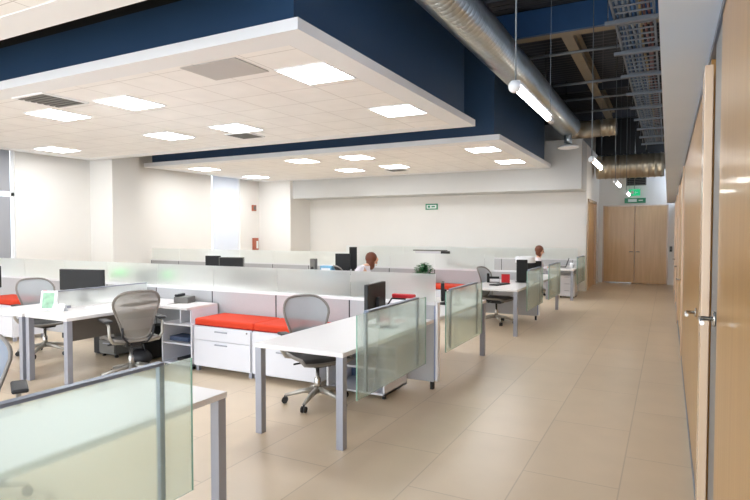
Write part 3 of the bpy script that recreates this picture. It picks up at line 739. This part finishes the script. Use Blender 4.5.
t = thing('table_lamp', 'table lamp with a broad white drum shade beside the black chair back', 'table lamp', (-2.4, 10.75, .73))
MB().lathe([(.07, 0), (.07, .02), (.012, .03), (.012, .32)], n=16).build('base', 'blackplastic', t)
MB().lathe([(.19, .31), (.18, .42)], n=24).build('lamp_shade', 'paper', t)
# laptop of the person in white
t = thing('laptop', 'dark open laptop in front of the person in white', 'laptop', (-2.4, 14.7, .73), R(-80))
MB().box(-.17, .17, -.12, .12, 0, .018, .003).build('base', 'greyplastic', t)
l_ = MB().box(-.17, .17, -.006, .006, 0, .24, .003).build('lid', 'blackplastic', t); l_.location = (0, .12, .005); l_.rotation_euler.x = R(-20)
t = thing('pen_cup', 'small pale cup on the farthest corridor desk', 'cup', (-2.1, 14.5, .73))
MB().lathe([(.05, 0), (.05, .13), (.045, .13), (.045, .01)], n=14).build('body', 'paper', t)
MB().tube([(0, 0, .02), (.02, 0, .2)], .005).build('pen', 'blackplastic', t)
# pedestals and bins under desks
def pedestal(label, x, y, m_='cabwhite', w_=.36, h=.56):
    t = thing('pedestal', label, 'drawer pedestal', (x, y, 0), group='pedestals under desks')
    box('body', m_, (-w_ / 2, w_ / 2, -.24, .25, .04, h), t, .004)
    for k in range(3):
        d_ = box('drawer', m_, (-w_ / 2 + .005, w_ / 2 - .005, -.255, -.24, .06 + k * (h - .06) / 3, .05 + (k + 1) * (h - .06) / 3), t, .002)
        box('handle', 'silver', (-.06, .06, -.268, -.255, .03 + (k + 1) * (h - .06) / 3 - .02, .03 + (k + 1) * (h - .06) / 3 - .008), d_)
    for sx_ in (-1, 1):
        for sy_ in (-.2, .2): box('caster', 'blackplastic', (sx_ * (w_ / 2 - .03) - .012, sx_ * (w_ / 2 - .03) + .012, sy_ - .02, sy_ + .02, 0, .04), t)
    return t
pedestal('white pedestal under the farthest corridor desk', -2.18, 14.55)
pedestal('dark grey pedestal under the left desk behind its leg', -6.4, 5.0, 'greyplastic', .3)
def pc(label, x, y):
    t = thing('computer_tower', label, 'computer', (x, y, 0), group='computer towers on the floor')
    box('case', 'blackplastic', (-.09, .09, -.2, .2, .01, .42), t, .006)
    box('front_bezel', 'chairblack', (-.085, .085, -.215, -.2, .02, .41), t, .004)
    MB().lathe([(.012, 0), (.012, -.006)], (0, -.215, .34), axis='Y', n=12).build('power_button', 'silver', t)
    for sx_ in (-.07, .07): box('foot', 'blackplastic', (sx_ - .015, sx_ + .015, -.16, -.13, 0, .01), t)
    return t
pc('black computer tower under the left desk', -5.85, 4.98); pc('black computer tower under the far left desk', -6.65, 5.02)
pc('black computer tower under the farthest corridor desk beside the pedestal', -2.4, 15.2)
o = MB().sphere((0, 0, .11), .13, (1.2, .9, .8), 16).tube([(-.1, 0, .18), (-.05, 0, .28), (.05, 0, .28), (.1, 0, .18)], .008).build('bag', 'chairblack')
o.location = (-5.62, 4.62, 0); tag(o, 'black soft bag on the floor under the left desk', 'bag')
# plant
t = thing('potted_plant', 'bushy green potted plant just above the partition glass', 'potted plant', (-2.76, 6.62, .73))
MB().lathe([(.06, 0), (.085, .14), (.078, .14), (.07, .12), (.01, .12)], n=18).build('pot', 'terracotta', t)
lf = MB()
for k in range(330):
    a = random.uniform(0, 6.28); e = random.uniform(-.1, 1.5); r = random.uniform(.06, .155)
    c = Vector((math.cos(a) * math.cos(e) * r, math.sin(a) * math.cos(e) * r, .33 + math.sin(e) * r * 1.1))
    d_ = Vector((math.cos(a + random.uniform(-.6, .6)), math.sin(a), random.uniform(-.3, .6))).normalized(); s_ = d_.cross(Vector((0, 0, 1))).normalized() * .022
    q = [lf.bm.verts.new(p) for p in (c - d_ * .03, c + s_, c + d_ * .035 + Vector((0, 0, -.006)), c - s_)]
    lf.bm.faces.new(q)
fo = lf.build('foliage', 'leaf', t)
st_ = MB()
for k in range(7):
    a = k * .9; st_.tube([(.01 * math.cos(a), .01 * math.sin(a), .1), (.05 * math.cos(a), .05 * math.sin(a), .3), (.1 * math.cos(a), .1 * math.sin(a), .42)], .004, 5)
st_.build('stems', 'leaf', t)

# ------------------------------------------------------------------ people
def skin_mesh(name, m_, nodes, edges, parent, root=0, sub=1):
    me = bpy.data.meshes.new(name); me.from_pydata([n[0] for n in nodes], edges, []); me.update()
    o = bpy.data.objects.new(name, me); C.objects.link(o); me.materials.append(M[m_])
    sk = o.modifiers.new('skin', 'SKIN'); sk.use_smooth_shade = True
    if not me.skin_vertices: me.skin_vertices.new() if hasattr(me.skin_vertices, 'new') else None
    lay = me.skin_vertices[0].data
    for i, n in enumerate(nodes):
        r = n[1]; lay[i].radius = (r, r) if not isinstance(r, tuple) else r; lay[i].use_root = (i == root)
    sb = o.modifiers.new('sub', 'SUBSURF'); sb.levels = sub; sb.render_levels = sub
    if parent: o.parent = parent
    return o
def person(label, loc, rz, lean, hand_z, headdown, bob):
    """seated figure facing +X; origin on the floor under the pelvis"""
    t = thing('person', label, 'person', loc, rz)
    hip = Vector((0, 0, .57)); ch_ = hip + Vector((math.sin(lean) * .38, 0, math.cos(lean) * .38)); nk = hip + Vector((math.sin(lean) * .52, 0, math.cos(lean) * .52))
    hd = nk + Vector((.03 + .09 * headdown, 0, .14 - .05 * headdown)); crown = hd + Vector((.04 + .07 * headdown, 0, .09 - .03 * headdown))
    N = [(hip, .12), (hip + (ch_ - hip) * .5, .105), (ch_, .125), (nk, .055), (hd - Vector((.0, 0, .04)), .07), (hd, .092), (crown, .07)]
    E_ = [(0, 1), (1, 2), (2, 3), (3, 4), (4, 5), (5, 6)]
    clothes_t = [(hip, .135), (hip + (ch_ - hip) * .5, .12), (ch_, .14), (nk - Vector((0, 0, .03)), .075)]; ce = [(0, 1), (1, 2), (2, 3)]
    for s_ in (-1, 1):
        b = len(N)
        sh = ch_ + Vector((.0, s_ * .17, .05)); el = sh + Vector((.12, s_ * .04, -.25)); wr = Vector((.42, s_ * .12, hand_z + .03)); pa = wr + Vector((.07, -s_ * .01, -.005))
        N += [(sh, .055), (el, .042), (wr, .027), (pa, .03)]; E_ += [(2, b), (b, b + 1), (b + 1, b + 2), (b + 2, b + 3)]
        for k, (dy, ln) in enumerate(((-.027, .06), (-.009, .07), (.009, .072), (.027, .058))):
            q = len(N); N += [(pa + Vector((.03, dy, .0)), .009), (pa + Vector((.03 + ln * .6, dy * 1.1, -.006)), .008), (pa + Vector((.03 + ln, dy * 1.1, -.02)), .007)]
            E_ += [(b + 3, q), (q, q + 1), (q + 1, q + 2)]
        q = len(N); N += [(pa + Vector((-.01, -s_ * .035, -.005)), .01), (pa + Vector((.03, -s_ * .06, -.012)), .008)]; E_ += [(b + 3, q), (q, q + 1)]
        c = len(clothes_t); clothes_t += [(sh, .07), (el, .055), (el + (wr - el) * .75, .042)]; ce += [(2, c), (c, c + 1), (c + 1, c + 2)]
        q = len(N); kn = Vector((.42, s_ * .11, .51)); an = Vector((.40, s_ * .12, .09)); toe = Vector((.54, s_ * .13, .04))
        N += [(hip + Vector((.02, s_ * .09, -.01)), .085), (kn, .06), (an, .04), (toe, .03)]; E_ += [(0, q), (q, q + 1), (q + 1, q + 2), (q + 2, q + 3)]
    body = skin_mesh('body', 'skin', N, E_, t)
    skin_mesh('shirt', 'shirt', clothes_t, ce, t)
    tn = [(hip, .13)]; te = []
    for s_ in (-1, 1):
        q = len(tn); tn += [(hip + Vector((.02, s_ * .09, -.01)), .098), (Vector((.42, s_ * .11, .51)), .072), (Vector((.405, s_ * .12, .14)), .052)]; te += [(0, q), (q, q + 1), (q + 1, q + 2)]
    skin_mesh('trousers', 'trouser', tn, te, t)
    for s_ in (-1, 1): MB().sphere((.47, s_ * .125, .04), .05, (2.3, .95, .8)).build('shoe', 'blackplastic', t)
    f = Vector((1, 0, -.35 * headdown)).normalized()
    hp = MB().sphere(hd + Vector((-.015, 0, .045)) - f * .02, .115, (1, .95, 1.0), 16)
    if bob: hp.sphere(hd + Vector((-.05, 0, -.03)), .10, (.8, 1.05, 1.05), 14)
    hp.sphere(hd + Vector((-.03, 0, -.09)), .075, (.8, 1.2, 1.2), 12)
    hp.build('hair', 'hair', t)
    face = hd + f * .085
    MB().sphere(face + Vector((.0, 0, -.035)), .012, (1.4, .8, 1.3), 8).build('nose', 'skin', t)
    for s_ in (-1, 1):
        MB().sphere(face + Vector((-.01, s_ * .032, -.008)), .011, n=8).build('eye', 'blackplastic', t)
    MB().sphere(face + Vector((-.012, 0, -.07)), .016, (.6, 1.4, .5), 8).build('mouth', 'skin', t)
    return t
person('person with auburn bobbed hair in a white shirt seated at the farthest corridor desk', (-3.0, 14.4, 0), R(5), R(14), .76, .1, True).scale = (.95, .95, .94)
person('person with brown hair in a white shirt bent forward above the partition glass', (-5.3, 9.15, 0), R(48), R(38), .70, .9, True)
